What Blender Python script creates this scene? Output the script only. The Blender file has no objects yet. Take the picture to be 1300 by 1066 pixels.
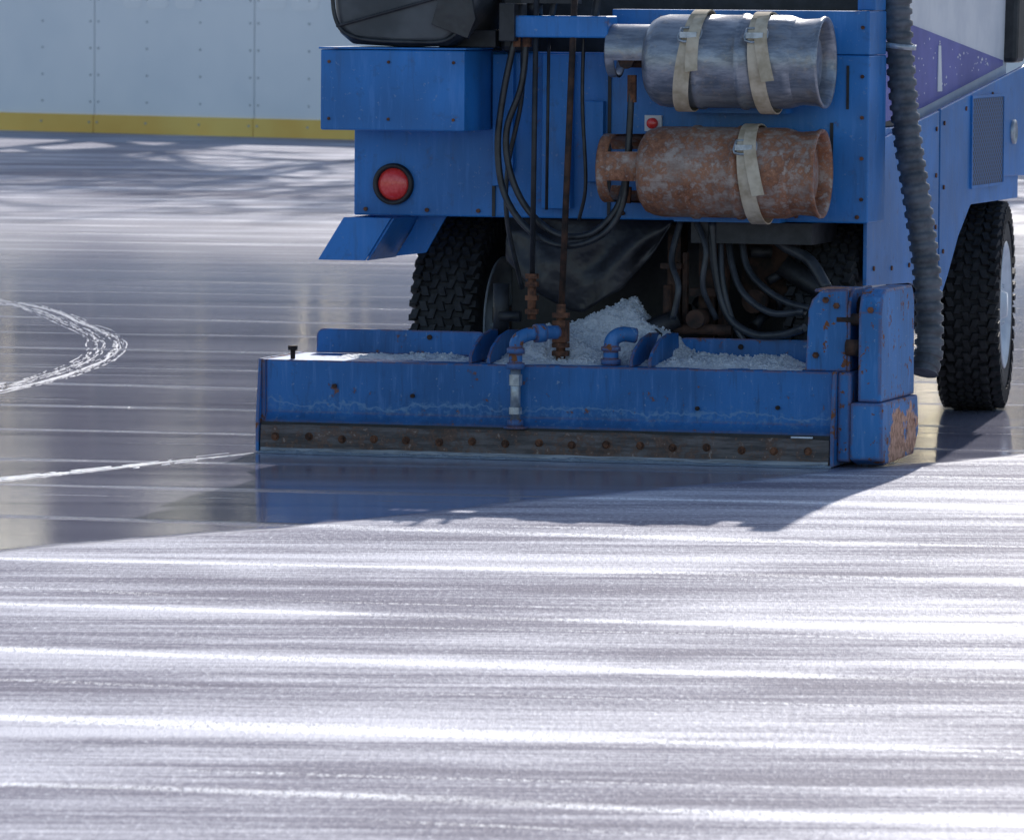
import bpy, bmesh, math, random
from mathutils import Vector, Matrix, noise, Quaternion
random.seed(7)
sc = bpy.context.scene
R = math.radians
SUN_EL, SUN_AZ = 28.5, 9.5

# ------------------------------------------------------------------ materials
def new_mat(name):
    m = bpy.data.materials.new(name); m.use_nodes = True
    nt = m.node_tree; nt.nodes.clear()
    out = nt.nodes.new('ShaderNodeOutputMaterial')
    b = nt.nodes.new('ShaderNodeBsdfPrincipled')
    nt.links.new(b.outputs[0], out.inputs[0])
    return m, nt, b
class NB:
    def __init__(s, nt): s.nt = nt
    def n(s, t, **k):
        x = s.nt.nodes.new(t)
        for a, v in k.items(): setattr(x, a, v)
        return x
    def link(s, a, b): s.nt.links.new(a, b)
    def inp(s, sock, v):
        if hasattr(v, 'is_linked') or hasattr(v, 'links'): s.link(v, sock)
        else: sock.default_value = v
    def math(s, op, a, b=0.0, c=None, clamp=False):
        x = s.n('ShaderNodeMath', operation=op); x.use_clamp = clamp
        s.inp(x.inputs[0], a); s.inp(x.inputs[1], b)
        if c is not None: s.inp(x.inputs[2], c)
        return x.outputs[0]
    def ss(s, v, lo, hi, a=0.0, b=1.0):
        x = s.n('ShaderNodeMapRange', interpolation_type='SMOOTHSTEP')
        s.inp(x.inputs[0], v); x.inputs[1].default_value = lo; x.inputs[2].default_value = hi
        x.inputs[3].default_value = a; x.inputs[4].default_value = b
        return x.outputs[0]
    def mix(s, f, a, b):
        x = s.n('ShaderNodeMix', data_type='RGBA')
        s.inp(x.inputs[0], f)
        for i, v in ((6, a), (7, b)):
            if isinstance(v, tuple): x.inputs[i].default_value = (*v[:3], 1)
            else: s.link(v, x.inputs[i])
        return x.outputs[2]
    def coord(s, scale=(1, 1, 1), rot=(0, 0, 0), loc=(0, 0, 0)):
        tc = s.n('ShaderNodeTexCoord'); mp = s.n('ShaderNodeMapping')
        mp.inputs['Scale'].default_value = scale; mp.inputs['Rotation'].default_value = rot
        mp.inputs['Location'].default_value = loc
        s.link(tc.outputs['Object'], mp.inputs[0]); return mp.outputs[0]
    def noise(s, co, scale, detail=3, rough=.55, dist=0):
        x = s.n('ShaderNodeTexNoise'); s.link(co, x.inputs['Vector'])
        x.inputs['Scale'].default_value = scale; x.inputs['Detail'].default_value = detail
        x.inputs['Roughness'].default_value = rough; x.inputs['Distortion'].default_value = dist
        return x.outputs[0]
    def bump(s, h, st, dist=.01):
        x = s.n('ShaderNodeBump'); s.link(h, x.inputs['Height'])
        x.inputs['Strength'].default_value = st; x.inputs['Distance'].default_value = dist
        return x.outputs[0]

def paint(name, col, rough=.38, rust=.35, wear=.5, edge=False, weld=False, patch=None):
    m, nt, b = new_mat(name); N = NB(nt)
    co = N.coord(); cs = N.coord(scale=(7, 7, .8))
    n1 = N.noise(co, 2.5, 2, .6); n2 = N.noise(co, 45, 3, .7); n3 = N.noise(cs, 5, 3, .65)
    n4 = N.noise(co, 15, 4, .7)
    lt = tuple(min(1, x*1.1+.07) for x in col)
    c = N.mix(N.ss(n1, .3, .7), tuple(x*.76 for x in col), tuple(min(1, x*1.15) for x in col))
    c = N.mix(N.math('MULTIPLY', N.ss(n3, .52, .75), wear), c, lt)
    c = N.mix(N.math('MULTIPLY', N.ss(n3, .46, .3), wear*.7), c, tuple(x*.45 for x in col))
    c = N.mix(N.math('MULTIPLY', N.ss(n2, .64, .7), wear*.8), c, (.28, .38, .50))
    c = N.mix(N.math('MULTIPLY', N.ss(n4, .57, .66), wear*.6), c, tuple(x*.35+.01 for x in col))
    rc = N.mix(n2, (.07, .028, .014), (.36, .14, .055))
    f = N.math('MULTIPLY', N.ss(n4, .70-.12*rust, .73-.12*rust), N.ss(n2, .35, .5))
    f = N.math('MULTIPLY', f, min(1, rust*1.5))
    if weld:
        sp = N.n('ShaderNodeSeparateXYZ'); N.link(co, sp.inputs[0])
        z = N.math('ADD', sp.outputs['Z'], N.math('MULTIPLY_ADD', N.noise(co, 9, 3, .7), .12, -.06))
        band = N.math('MULTIPLY', N.ss(z, .13, .15), N.ss(z, .215, .175))
        c = N.mix(N.math('MULTIPLY', N.math('MULTIPLY', band, N.ss(n2, .48, .62)), .55), c, (.11, .26, .47))
        ln = N.math('MULTIPLY', N.ss(z, .172, .176), N.ss(z, .184, .180))
        c = N.mix(N.math('MULTIPLY', ln, .5), c, (.18, .33, .52))
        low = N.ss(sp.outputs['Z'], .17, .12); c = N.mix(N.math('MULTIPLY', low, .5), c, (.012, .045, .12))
    if edge:
        bv = N.n('ShaderNodeBevel', samples=2); bv.inputs[0].default_value = .014
        g = N.n('ShaderNodeNewGeometry'); d = N.n('ShaderNodeVectorMath', operation='DOT_PRODUCT')
        N.link(bv.outputs[0], d.inputs[0]); N.link(g.outputs['Normal'], d.inputs[1])
        e = N.ss(d.outputs['Value'], .99, .88)
        e = N.math('MULTIPLY', e, N.ss(n4, .46-.1*rust, .56-.1*rust))
        f = N.math('MAXIMUM', f, e)
    c = N.mix(f, c, rc)
    if patch:
        for (pc, pr_) in patch:
            ds = N.n('ShaderNodeVectorMath', operation='DISTANCE'); N.link(co, ds.inputs[0]); ds.inputs[1].default_value = pc
            q = N.math('ADD', ds.outputs['Value'], N.math('MULTIPLY_ADD', n4, .26, -.13))
            f2 = N.ss(q, pr_+.006, pr_-.006)
            c = N.mix(f2, c, N.mix(N.ss(n2, .35, .6), (.30, .12, .055), (.62, .33, .22)))
    N.link(c, b.inputs['Base Color'])
    N.link(N.math('MULTIPLY_ADD', f, .4, N.math('MULTIPLY_ADD', n3, .3, rough-.1)), b.inputs['Roughness'])
    N.link(N.bump(N.math('ADD', N.math('MULTIPLY', n2, .2), n1), .3, .012), b.inputs['Normal'])
    return m

def simple(name, c1, c2, scale=10, rough=.6, metal=0, bump=.3, detail=3, bd=.004, stretch=(1, 1, 1)):
    m, nt, b = new_mat(name); N = NB(nt)
    co = N.coord(scale=stretch); n = N.noise(co, scale, detail, .65)
    N.link(N.mix(N.ss(n, .32, .68), c1, c2), b.inputs['Base Color'])
    b.inputs['Roughness'].default_value = rough; b.inputs['Metallic'].default_value = metal
    if bump: N.link(N.bump(n, bump, bd), b.inputs['Normal'])
    return m

M_blue = paint('blue_paint', (.018, .185, .52), .36, .26, .42)
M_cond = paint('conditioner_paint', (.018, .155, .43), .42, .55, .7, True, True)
M_worn = paint('worn_blue_paint', (.03, .18, .46), .5, .95, .8, True, patch=[((1.25, .22, .07), .13), ((1.25, .45, .10), .10), ((1.0, .2, .65), .09)])
M_blk = simple('black_steel', (.010, .011, .013), (.03, .03, .034), 14, .5)
M_rub = simple('tire_rubber', (.014, .014, .016), (.035, .035, .037), 20, .75)
M_hose = simple('hose_rubber', (.012, .013, .015), (.035, .037, .042), 20, .38)
M_tarp = simple('black_tarpaulin', (.015, .015, .018), (.035, .035, .04), 7, .38, bump=.6, bd=.02)
M_duct = simple('grey_duct', (.055, .06, .07), (.13, .14, .16), 12, .5)
M_rust = simple('rusted_iron', (.045, .02, .012), (.22, .09, .045), 25, .85, bump=.6)
M_drust = simple('dark_rusted_iron', (.015, .010, .008), (.08, .037, .022), 18, .8, bump=.6)
M_galv = simple('galvanised_pipe', (.3, .33, .36), (.5, .54, .58), 30, .35, .5)
M_seat = simple('seat_vinyl', (.035, .04, .048), (.085, .09, .1), 5, .42, bump=.4, bd=.02)
M_strap = simple('canvas_strap', (.42, .33, .22), (.68, .57, .43), 12, .85)
M_white = simple('white_paint', (.68, .7, .74), (.8, .81, .83), 4, .4, bump=.1)
M_rim = simple('wheel_rim_paint', (.5, .55, .62), (.7, .75, .8), 8, .45)
M_bpurp = simple('purple_panel', (.07, .08, .34), (.12, .13, .46), 3, .4, bump=0)
M_cap = simple('seal_edge', (.62, .66, .72), (.8, .83, .86), 30, .7)

def tank_mat(name, a, b_, r1, r2, amt, lo, wid=.14, metal=.15, st=(1, 3, 3), rough=.5):
    m, nt, b = new_mat(name); N = NB(nt)
    co = N.coord(); n1 = N.noise(co, 7, 4, .7); n2 = N.noise(co, 40, 3, .7); n3 = N.noise(N.coord(scale=st), 9, 4, .7)
    base = N.mix(N.ss(n3, .35, .65), a, b_); rc = N.mix(N.ss(n2, .35, .65), r1, r2)
    f = N.ss(N.math('ADD', N.math('MULTIPLY', n1, .5), N.math('MULTIPLY', n2, .5)), lo, lo+wid)
    c = N.mix(N.math('MULTIPLY', f, amt), base, rc)
    c = N.mix(N.math('MULTIPLY', N.ss(n2, .63, .68), .35), c, (.45, .42, .4))
    N.link(c, b.inputs['Base Color'])
    b.inputs['Roughness'].default_value = rough; b.inputs['Metallic'].default_value = metal
    N.link(N.bump(n2, .35, .003), b.inputs['Normal']); return m
M_tankr = tank_mat('rusty_tank', (.30, .20, .155), (.46, .36, .30), (.15, .05, .022), (.38, .165, .085), 1, .43, .12)
M_tankg = tank_mat('grey_tank', (.20, .22, .26), (.36, .38, .42), (.14, .125, .12), (.36, .32, .29), .6, .5, .14, .55, (1, 4, 4), .34)
M_blade = tank_mat('blade_steel', (.055, .047, .048), (.15, .13, .13), (.045, .024, .017), (.16, .08, .05), .75, .45, .12, .2, (.6, 4, 5))

def red_mat():
    m, nt, b = new_mat('red_lens'); N = NB(nt)
    co = N.coord(); v = N.n('ShaderNodeTexVoronoi'); N.link(co, v.inputs['Vector']); v.inputs['Scale'].default_value = 90
    N.link(N.mix(v.outputs['Distance'], (1, .09, .08), (.85, .03, .025)), b.inputs['Base Color'])
    b.inputs['Roughness'].default_value = .25; N.link(N.bump(v.outputs['Distance'], .2, .002), b.inputs['Normal'])
    b.inputs['Coat Weight'].default_value = .5
    return m
M_red = red_mat()

def grille_mat():
    m, nt, b = new_mat('perforated_grille'); N = NB(nt)
    tc = N.n('ShaderNodeTexCoord'); sp = N.n('ShaderNodeSeparateXYZ'); N.link(tc.outputs['Object'], sp.inputs[0])
    a = N.math('SINE', N.math('MULTIPLY', sp.outputs['Y'], 150)); c = N.math('SINE', N.math('MULTIPLY', sp.outputs['Z'], 210))
    f = N.ss(N.math('MULTIPLY', a, c), -.1, .35)
    N.link(N.mix(f, (.02, .10, .26), (.008, .012, .025)), b.inputs['Base Color']); b.inputs['Roughness'].default_value = .5
    return m
M_grille = grille_mat()

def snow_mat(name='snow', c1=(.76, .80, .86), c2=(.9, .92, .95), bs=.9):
    m, nt, b = new_mat(name); N = NB(nt)
    co = N.coord(); n = N.noise(co, 130, 3, .75); n2 = N.noise(co, 12, 2); v = N.n('ShaderNodeTexVoronoi')
    N.link(co, v.inputs['Vector']); v.inputs['Scale'].default_value = 70
    N.link(N.mix(n2, c1, c2), b.inputs['Base Color']); b.inputs['Roughness'].default_value = .6
    N.link(N.bump(N.math('SUBTRACT', n, N.math('MULTIPLY', v.outputs['Distance'], .6)), bs, .013), b.inputs['Normal']); return m
M_snow = snow_mat()
M_track = snow_mat('scraped_snow', (.50, .51, .58), (.68, .69, .75))

# ------------------------------------------------------------------ builders
def empty(name, loc=(0, 0, 0), rz=0):
    e = bpy.data.objects.new(name, None); sc.collection.objects.link(e)
    e.location = loc; e.rotation_euler = (0, 0, rz); e.empty_display_size = .2; return e
def mk(name, bm, mat, parent, smooth=False, bevel=0, loc=None):
    bmesh.ops.recalc_face_normals(bm, faces=bm.faces)
    me = bpy.data.meshes.new(name); bm.to_mesh(me); bm.free()
    me.materials.append(mat)
    ob = bpy.data.objects.new(name, me); sc.collection.objects.link(ob)
    if parent: ob.parent = parent
    if bevel:
        md = ob.modifiers.new('b', 'BEVEL'); md.width = bevel; md.segments = 2; md.limit_method = 'ANGLE'
    return ob
def add_box(bm, a, b, mi=0):
    vs = [bm.verts.new((x, y, z)) for x in (a[0], b[0]) for y in (a[1], b[1]) for z in (a[2], b[2])]
    for f in ((0, 1, 3, 2), (4, 6, 7, 5), (0, 4, 5, 1), (2, 3, 7, 6), (0, 2, 6, 4), (1, 5, 7, 3)):
        bm.faces.new([vs[i] for i in f]).material_index = mi
def box(name, u0, u1, v0, v1, z0, z1, mat, parent, bevel=.004):
    bm = bmesh.new(); add_box(bm, (u0, v0, z0), (u1, v1, z1)); return mk(name, bm, mat, parent, bevel=bevel)
def add_prism(bm, pts, lo, hi, axis):
    def P(a, b, t): return (a, t, b) if axis == 'v' else (t, a, b)
    A = [bm.verts.new(P(a, b, lo)) for a, b in pts]; B = [bm.verts.new(P(a, b, hi)) for a, b in pts]
    bm.faces.new(A); bm.faces.new(B[::-1])
    for i in range(len(pts)):
        j = (i+1) % len(pts); bm.faces.new((A[i], B[i], B[j], A[j]))
def prism(name, pts, lo, hi, axis, mat, parent, bevel=.004):
    bm = bmesh.new(); add_prism(bm, pts, lo, hi, axis); return mk(name, bm, mat, parent, bevel=bevel)
def frame(d):
    d = d.normalized(); a = Vector((0, 0, 1)) if abs(d.z) < .9 else Vector((1, 0, 0))
    x = d.cross(a).normalized(); return x, d.cross(x).normalized()
def add_cyl(bm, p0, p1, r0, r1=None, seg=16):
    if r1 is None: r1 = r0
    p0, p1 = Vector(p0), Vector(p1); x, y = frame(p1-p0)
    A, B = [], []
    for i in range(seg):
        t = 2*math.pi*i/seg; o = x*math.cos(t)+y*math.sin(t)
        A.append(bm.verts.new(p0+o*r0)); B.append(bm.verts.new(p1+o*r1))
    for i in range(seg):
        j = (i+1) % seg; bm.faces.new((A[i], A[j], B[j], B[i])).smooth = seg > 8
    bm.faces.new(A[::-1]); bm.faces.new(B)
def cyl(name, p0, p1, r, mat, parent, seg=20, r1=None, bevel=0):
    bm = bmesh.new(); add_cyl(bm, p0, p1, r, r1, seg); return mk(name, bm, mat, parent, bevel=bevel)
def lathe(bm, o, ax, prof, seg=40, arc=2*math.pi, start=0, mi=0):
    o, ax = Vector(o), Vector(ax).normalized(); x, y = frame(ax); rings = []
    full = arc > 6.28; n = seg if full else seg+1
    for t, r in prof:
        rings.append([bm.verts.new(o+ax*t+(x*math.cos(start+arc*i/seg)+y*math.sin(start+arc*i/seg))*max(r, .0005)) for i in range(n)])
    for a, b in zip(rings, rings[1:]):
        for i in range(seg):
            j = (i+1) % n; f = bm.faces.new((a[i], a[j], b[j], b[i])); f.smooth = True; f.material_index = mi
def crom(pts, n):
    pts = [Vector(p) for p in pts]; P = [2*pts[0]-pts[1]]+pts+[2*pts[-1]-pts[-2]]; out = []
    for i in range(1, len(P)-2):
        for k in range(n):
            t = k/n; a, b, c, d = P[i-1:i+3]
            out.append(.5*((2*b)+(c-a)*t+(2*a-5*b+4*c-d)*t*t+(3*b-a-3*c+d)*t**3))
    out.append(pts[-1]); return out
def add_sweep(bm, pts, r, seg=12, n=8, fn=None):
    c = crom(pts, n); x = None; prev = None; L = 0
    for i, p in enumerate(c):
        d = (c[min(i+1, len(c)-1)]-c[max(i-1, 0)]).normalized()
        if x is None: x, _ = frame(d)
        x = (x-d*x.dot(d)).normalized(); y = d.cross(x)
        if i: L += (p-c[i-1]).length
        rr = fn(L) if fn else r
        ring = [bm.verts.new(p+(x*math.cos(2*math.pi*k/seg)+y*math.sin(2*math.pi*k/seg))*rr) for k in range(seg)]
        if prev:
            for k in range(seg):
                bm.faces.new((prev[k], prev[(k+1) % seg], ring[(k+1) % seg], ring[k])).smooth = True
        else: bm.faces.new(ring)
        prev = ring
    bm.faces.new(prev)
def sweep(name, pts, r, mat, parent, seg=12, n=8, fn=None):
    bm = bmesh.new(); add_sweep(bm, pts, r, seg, n, fn); return mk(name, bm, mat, parent)

# ------------------------------------------------------------------ ground and ice
def ice_mat():
    m, nt, b = new_mat('rink_ice'); N = NB(nt)
    tc = N.n('ShaderNodeTexCoord'); sp = N.n('ShaderNodeSeparateXYZ'); N.link(tc.outputs['Object'], sp.inputs[0])
    X, Y = sp.outputs['X'], sp.outputs['Y']
    co = N.coord()
    wob = N.noise(co, .9, 4, .65)
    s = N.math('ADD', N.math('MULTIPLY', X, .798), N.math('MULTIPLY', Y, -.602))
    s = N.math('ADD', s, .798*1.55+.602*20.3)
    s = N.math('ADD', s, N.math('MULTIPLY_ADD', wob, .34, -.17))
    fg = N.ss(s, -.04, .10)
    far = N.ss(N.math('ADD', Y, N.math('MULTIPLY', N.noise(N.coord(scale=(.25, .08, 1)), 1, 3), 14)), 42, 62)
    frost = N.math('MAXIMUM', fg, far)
    rot = (0, 0, R(12))
    st1 = N.noise(N.coord(scale=(.35, 3.2, 1), rot=rot), 1, 6, .7, .3)
    st2 = N.noise(N.coord(scale=(1.0, 24, 1), rot=rot), 1, 4, .7, .2)
    st3 = N.noise(N.coord(scale=(.12, .8, 1), rot=rot), 1, 2, .5)
    big = N.noise(N.coord(scale=(.55, .9, 1), rot=rot), 1, 3, .6, .5)
    grit = N.noise(N.coord(scale=(60, 16, 1), rot=rot), 1, 3, .85)
    mp = N.n('ShaderNodeSeparateXYZ'); N.link(N.coord(rot=rot), mp.inputs[0])
    # slow wander makes spacing of the painted sun-glint streaks uneven; the low-frequency term uses mostly the across-direction
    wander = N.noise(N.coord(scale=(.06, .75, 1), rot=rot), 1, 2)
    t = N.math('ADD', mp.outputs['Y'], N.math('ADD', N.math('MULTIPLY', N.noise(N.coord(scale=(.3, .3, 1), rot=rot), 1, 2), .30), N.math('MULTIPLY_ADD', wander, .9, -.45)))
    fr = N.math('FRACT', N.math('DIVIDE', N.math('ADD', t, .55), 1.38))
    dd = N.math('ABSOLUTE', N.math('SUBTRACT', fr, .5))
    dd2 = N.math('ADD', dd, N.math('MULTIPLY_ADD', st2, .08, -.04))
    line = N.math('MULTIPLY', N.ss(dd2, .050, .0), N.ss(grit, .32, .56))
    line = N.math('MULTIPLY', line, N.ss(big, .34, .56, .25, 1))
    soft = N.math('MULTIPLY', N.ss(dd2, .16, .0), N.ss(big, .38, .6))  # soft glow around the glint streaks, painted into the ice colour
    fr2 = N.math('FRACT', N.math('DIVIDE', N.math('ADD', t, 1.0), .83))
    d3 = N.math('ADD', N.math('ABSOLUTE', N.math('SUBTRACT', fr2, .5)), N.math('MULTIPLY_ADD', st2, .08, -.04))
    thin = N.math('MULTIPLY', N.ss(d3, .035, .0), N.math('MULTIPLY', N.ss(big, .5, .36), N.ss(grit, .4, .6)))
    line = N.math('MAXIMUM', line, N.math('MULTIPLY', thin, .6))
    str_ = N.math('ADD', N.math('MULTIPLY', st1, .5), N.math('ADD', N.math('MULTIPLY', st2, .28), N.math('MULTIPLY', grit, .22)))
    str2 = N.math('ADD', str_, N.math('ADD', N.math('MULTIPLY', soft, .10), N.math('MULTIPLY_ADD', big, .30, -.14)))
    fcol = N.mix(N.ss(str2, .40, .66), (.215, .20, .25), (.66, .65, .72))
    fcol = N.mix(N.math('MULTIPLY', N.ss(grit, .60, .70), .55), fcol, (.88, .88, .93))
    fcol = N.mix(line, fcol, (.94, .95, 1))  # sun glints painted as white streaks in the ice colour
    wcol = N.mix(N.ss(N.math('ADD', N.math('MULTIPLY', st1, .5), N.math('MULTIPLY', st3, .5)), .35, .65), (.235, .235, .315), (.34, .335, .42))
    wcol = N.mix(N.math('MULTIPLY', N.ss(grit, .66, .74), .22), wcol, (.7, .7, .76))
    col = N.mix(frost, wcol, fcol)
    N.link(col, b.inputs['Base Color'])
    wr = N.math('MULTIPLY_ADD', st1, .13, .03)
    frr = N.math('MULTIPLY_ADD', str_, -.2, .55)
    rr = N.math('ADD', N.math('MULTIPLY', wr, N.math('SUBTRACT', 1, frost)), N.math('MULTIPLY', frr, frost))
    N.link(rr, b.inputs['Roughness'])
    b.inputs['IOR'].default_value = 1.31
    fs = N.math('ADD', N.math('MULTIPLY', N.ss(str2, .46, .68), .06), N.math('MULTIPLY_ADD', line, .12, .015))
    N.link(N.math('ADD', N.math('MULTIPLY', N.math('SUBTRACT', 1, frost), .34), N.math('MULTIPLY', fs, frost)), b.inputs['Specular IOR Level'])
    h = N.math('ADD', N.math('MULTIPLY', grit, N.math('MULTIPLY_ADD', frost, 1.0, .02)), N.math('MULTIPLY', st2, N.math('MULTIPLY_ADD', frost, .9, .07)))
    h = N.math('ADD', h, N.math('MULTIPLY', line, .8))
    N.link(N.bump(h, .5, .006), b.inputs['Normal'])
    return m
g = bmesh.new(); S = 1500
g.faces.new([g.verts.new(p) for p in ((-S, -S, -.12), (S, -S, -.12), (S, S, -.12), (-S, S, -.12))])
mk('ground', g, simple('ground_snow', (.35, .36, .38), (.6, .62, .66), .3, .8), None)
B0 = Vector((-5.83, 76.3, 0)); BD = Vector((.773, -.634, 0)).normalized(); BN = Vector((BD.y*-1, BD.x, 0))
def yb(x): return B0.y+(x-B0.x)*BD.y/BD.x
g = bmesh.new(); g.faces.new([g.verts.new(p) for p in ((-60, -20, 0), (70, -20, 0), (70, yb(70)+.05, 0), (-60, yb(-60)+.05, 0))])
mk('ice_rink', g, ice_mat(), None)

def add_ridge(bm, pts, w, h, n=30, seed=0, gap=-9, off=0):
    c = crom(pts, n); prev = None; K = 5
    for i, p in enumerate(c):
        d = (c[min(i+1, len(c)-1)]-c[max(i-1, 0)]).normalized(); nrm = Vector((-d.y, d.x, 0)); row = []
        gv = noise.noise(Vector((i*.11, seed*3.7, 0)))+.5*noise.noise(Vector((i*.45, seed*1.7, 5)))
        if gv < gap: prev = None; continue
        oo = off+.03*noise.noise(Vector((i*.03, seed, 1)))
        e = min(1, 6*min(i, len(c)-1-i)/len(c))
        for k in range(K):
            q = (k/(K-1)*2-1)
            ww = w*(.5+1.1*abs(noise.noise(Vector((p.x*9, p.y*9, seed+1)))))*max(e, .2)
            pp = p+nrm*(q*ww+oo)
            z = h*(1-q*q)*(.5+.9*abs(noise.noise(Vector((pp.x*18, pp.y*18, seed)))))*e
            row.append(bm.verts.new((pp.x, pp.y, .001+max(z, 0) if 0 < k < K-1 else .0005)))
        if prev:
            for k in range(K-1): bm.faces.new((prev[k], prev[k+1], row[k+1], row[k])).smooth = True
        prev = row
arc = [(-6.0, 41, 0), (-4.5, 39, 0), (-2.77, 36.2, 0), (-2.1, 33.5, 0), (-1.86, 31.65, 0), (-1.90, 29.8, 0), (-2.16, 28.2, 0), (-2.7, 26.8, 0), (-3.6, 25.5, 0)]
bm = bmesh.new(); rnd = random.Random(5)
add_ridge(bm, arc, .010, .003, 90, 1, -.45, -.02)
for k in range(24): add_ridge(bm, arc, rnd.uniform(.002, .006), .0012, 90, 10+k, rnd.uniform(-.15, .2), -rnd.uniform(-.03, .16))
mk('snow_track', bm, M_track, None)
bm = bmesh.new(); tr = [(-5.5, 18.4, 0), (-4.0, 20.2, 0), (-2.6, 22.0, 0), (-1.78, 23.2, 0), (-.94, 24.66, 0)]
add_ridge(bm, tr, .018, .006, 90, 2, -.8); add_ridge(bm, tr, .009, .003, 90, 3, -.1, .05); add_ridge(bm, tr, .007, .003, 90, 4, 0, -.04)
mk('snow_track', bm, M_snow, None)

# ------------------------------------------------------------------ boards
fence = empty('rink_boards')
def bp(s, off, z): return B0+BD*s-BN*off+Vector((0, 0, z))
def bbox(bm, s0, s1, o0, o1, z0, z1):
    vs = [bm.verts.new(bp(s, o, z)) for s in (s0, s1) for o in (o0, o1) for z in (z0, z1)]
    for f in ((0, 1, 3, 2), (4, 6, 7, 5), (0, 4, 5, 1), (2, 3, 7, 6), (0, 2, 6, 4), (1, 5, 7, 3)): bm.faces.new([vs[i] for i in f])
bm = bmesh.new(); bk = bmesh.new(); br = bmesh.new(); bb = bmesh.new()
for i in range(-24, 28):
    s = 1.46+2.4*i
    bbox(bm, s+.008, s+2.392, 0, .03, .02, 1.62); bbox(bk, s+.006, s+2.394, .03, .05, 0, .205)
    for q in (.06, 2.34, .8, 1.6):
        for z in (.12, .35, .65, .95, 1.25, 1.5):
            o = .031 if z > .2 else .051
            add_cyl(br, bp(s+q, o-.01, z), bp(s+q, o+.006, z), .014, seg=6)
bbox(bb, -56, 68, -.1, -.002, 0, 1.6)
MB = simple('board_plastic', (.84, .87, .90), (.93, .94, .95), .6, .35, bump=.05)
mk('board_panel', bm, MB, fence); mk('board_backing', bb, M_blk, fence)
mk('kick_plate', bk, simple('yellow_plastic', (.95, .56, .11), (1, .68, .17), .7, .45, bump=.05), fence)
mk('board_screw', br, M_galv, fence)
bm = bmesh.new(); bbox(bm, -56, 68, -.12, .06, 1.62, 1.68); mk('top_rail', bm, M_galv, fence)
bm = bmesh.new()
for s0, w in ((1.9, .28), (2.25, .33), (2.68, .3), (3.9, .42), (4.4, .4), (-1.5, .3), (-1.1, .34), (-4, .4)):
    pts = [(s0, 1.6), (s0, 1.44), (s0+.05, 1.4), (s0+w-.05, 1.4), (s0+w, 1.44), (s0+w, 1.6)]
    bm.faces.new([bm.verts.new(bp(a, .034, z)) for a, z in pts])
mk('board_lettering', bm, simple('white_vinyl', (.95, .95, .95), (.97, .97, .97), 4, .4, bump=0), fence)

# ------------------------------------------------------------------ trees behind the boards
M_bark = simple('bark', (.05, .04, .03), (.12, .1, .08), 6, .9)
def bare_tree(loc, h, seed):
    rnd = random.Random(seed); bm = bmesh.new()
    def br(p, d, L, r, lv):
        q = p; nseg = 3
        for k in range(nseg):
            d = (d+Vector((rnd.uniform(-.14, .14), rnd.uniform(-.14, .14), rnd.uniform(-.02, .12)))).normalized()
            e = q+d*L/nseg; add_cyl(bm, q, e, r*(1-.2*k), r*(1-.2*(k+1)), 6 if lv < 2 else 4)
            if lv < 5:
                for _ in range(2 if lv else (1 if k else 0)):
                    if rnd.random() < .85:
                        a = rnd.uniform(0, 6.28); sd = Vector((math.cos(a), math.sin(a), rnd.uniform(.2, .9))).normalized()
                        if lv < 4 or rnd.random() < .5: br(e, (d*.5+sd*.7).normalized(), L*rnd.uniform(.5, .7), r*.6*(1-.15*k), lv+1)
            q = e
        if lv < 4: br(q, d, L*.65, r*.45, lv+1)
    br(Vector((0, 0, -.15)), Vector((0, 0, 1)), h*.45, h*.03, 0)
    ob = mk('bare_tree', bm, M_bark, None); ob.location = loc; return ob
for i, (s, off, h) in enumerate(((-7, 3.5, 15), (-2.0, 5, 20), (4.0, 4, 16), (9, 6, 18), (-14, 6, 20), (1, 3, 13), (-5, 6, 19), (-.5, 8, 24), (-10, 7, 22))):
    p = B0+BD*s+BN*off; bare_tree((p.x, p.y, -.1), h, 20+i)
bm = bmesh.new(); rnd = random.Random(3)  # unseen tree mass, added to darken reflections in the wet ice
for i in range(14000):
    s = rnd.uniform(-75, 75); c = 8.5+2.2*noise.noise(Vector((s*.12, 0, 3)))+1.6*noise.noise(Vector((s*.5, 1, 0)))
    z = rnd.uniform(0, 1)**.8*c; o = 24+rnd.uniform(-3, 3)*(1-.5*z/c)
    p = B0+BD*s+BN*o+Vector((0, 0, z)); r = rnd.uniform(.3, .75)
    d = Vector((rnd.gauss(0, 1), rnd.gauss(0, 1), rnd.gauss(0, .7))).normalized(); x, y = frame(d)
    bm.faces.new([bm.verts.new(p+x*r*math.cos(a)+y*r*math.sin(a)) for a in (0, 2.0, 4.1)])
mk('unseen_tree_row', bm, simple('evergreen_foliage', (.03, .05, .03), (.07, .09, .06), .4, .8, bump=0), None)

# ------------------------------------------------------------------ ice resurfacer (local frame: u right, v forward, z up)
TH = R(-16.05)
V = empty('ice_resurfacer', (.135, 24.4, 0), TH)
body = bmesh.new()
add_box(body, (-.908, .5, .862), (1.07, .78, 1.478)); mk('rear_body', body, M_blue, V, bevel=.006)
box('tank_cabinet', .09, 1.069, .505, .776, 1.48, 1.64, M_blue, V)
box('chassis_deck', -.9, .985, .782, 3.6, .865, 1.2, M_blue, V)
box('cockpit', -.6, .97, .8, 1.6, 1.202, 1.74, M_blk, V)
box('chassis', -.42, .68, .95, 3.5, .34, .862, M_blk, V)
box('axle', -.6, .83, 1.04, 1.16, .36, .5, M_drust, V)
box('corner_post', 1.0, 1.068, .6, .77, 1.642, 1.8, M_blue, V)
box('side_box', -.924, -.368, .13, .498, 1.188, 1.485, M_blue, V, .006)
box('box_lid', -.93, -.362, .125, .498, 1.487, 1.494, M_blue, V, .002)
bm = bmesh.new()
for u in (-.36, .085): add_box(bm, (u-.006, .492, .865), (u+.006, .4985, 1.47))
mk('panel_seam', bm, M_blk, V)
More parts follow.
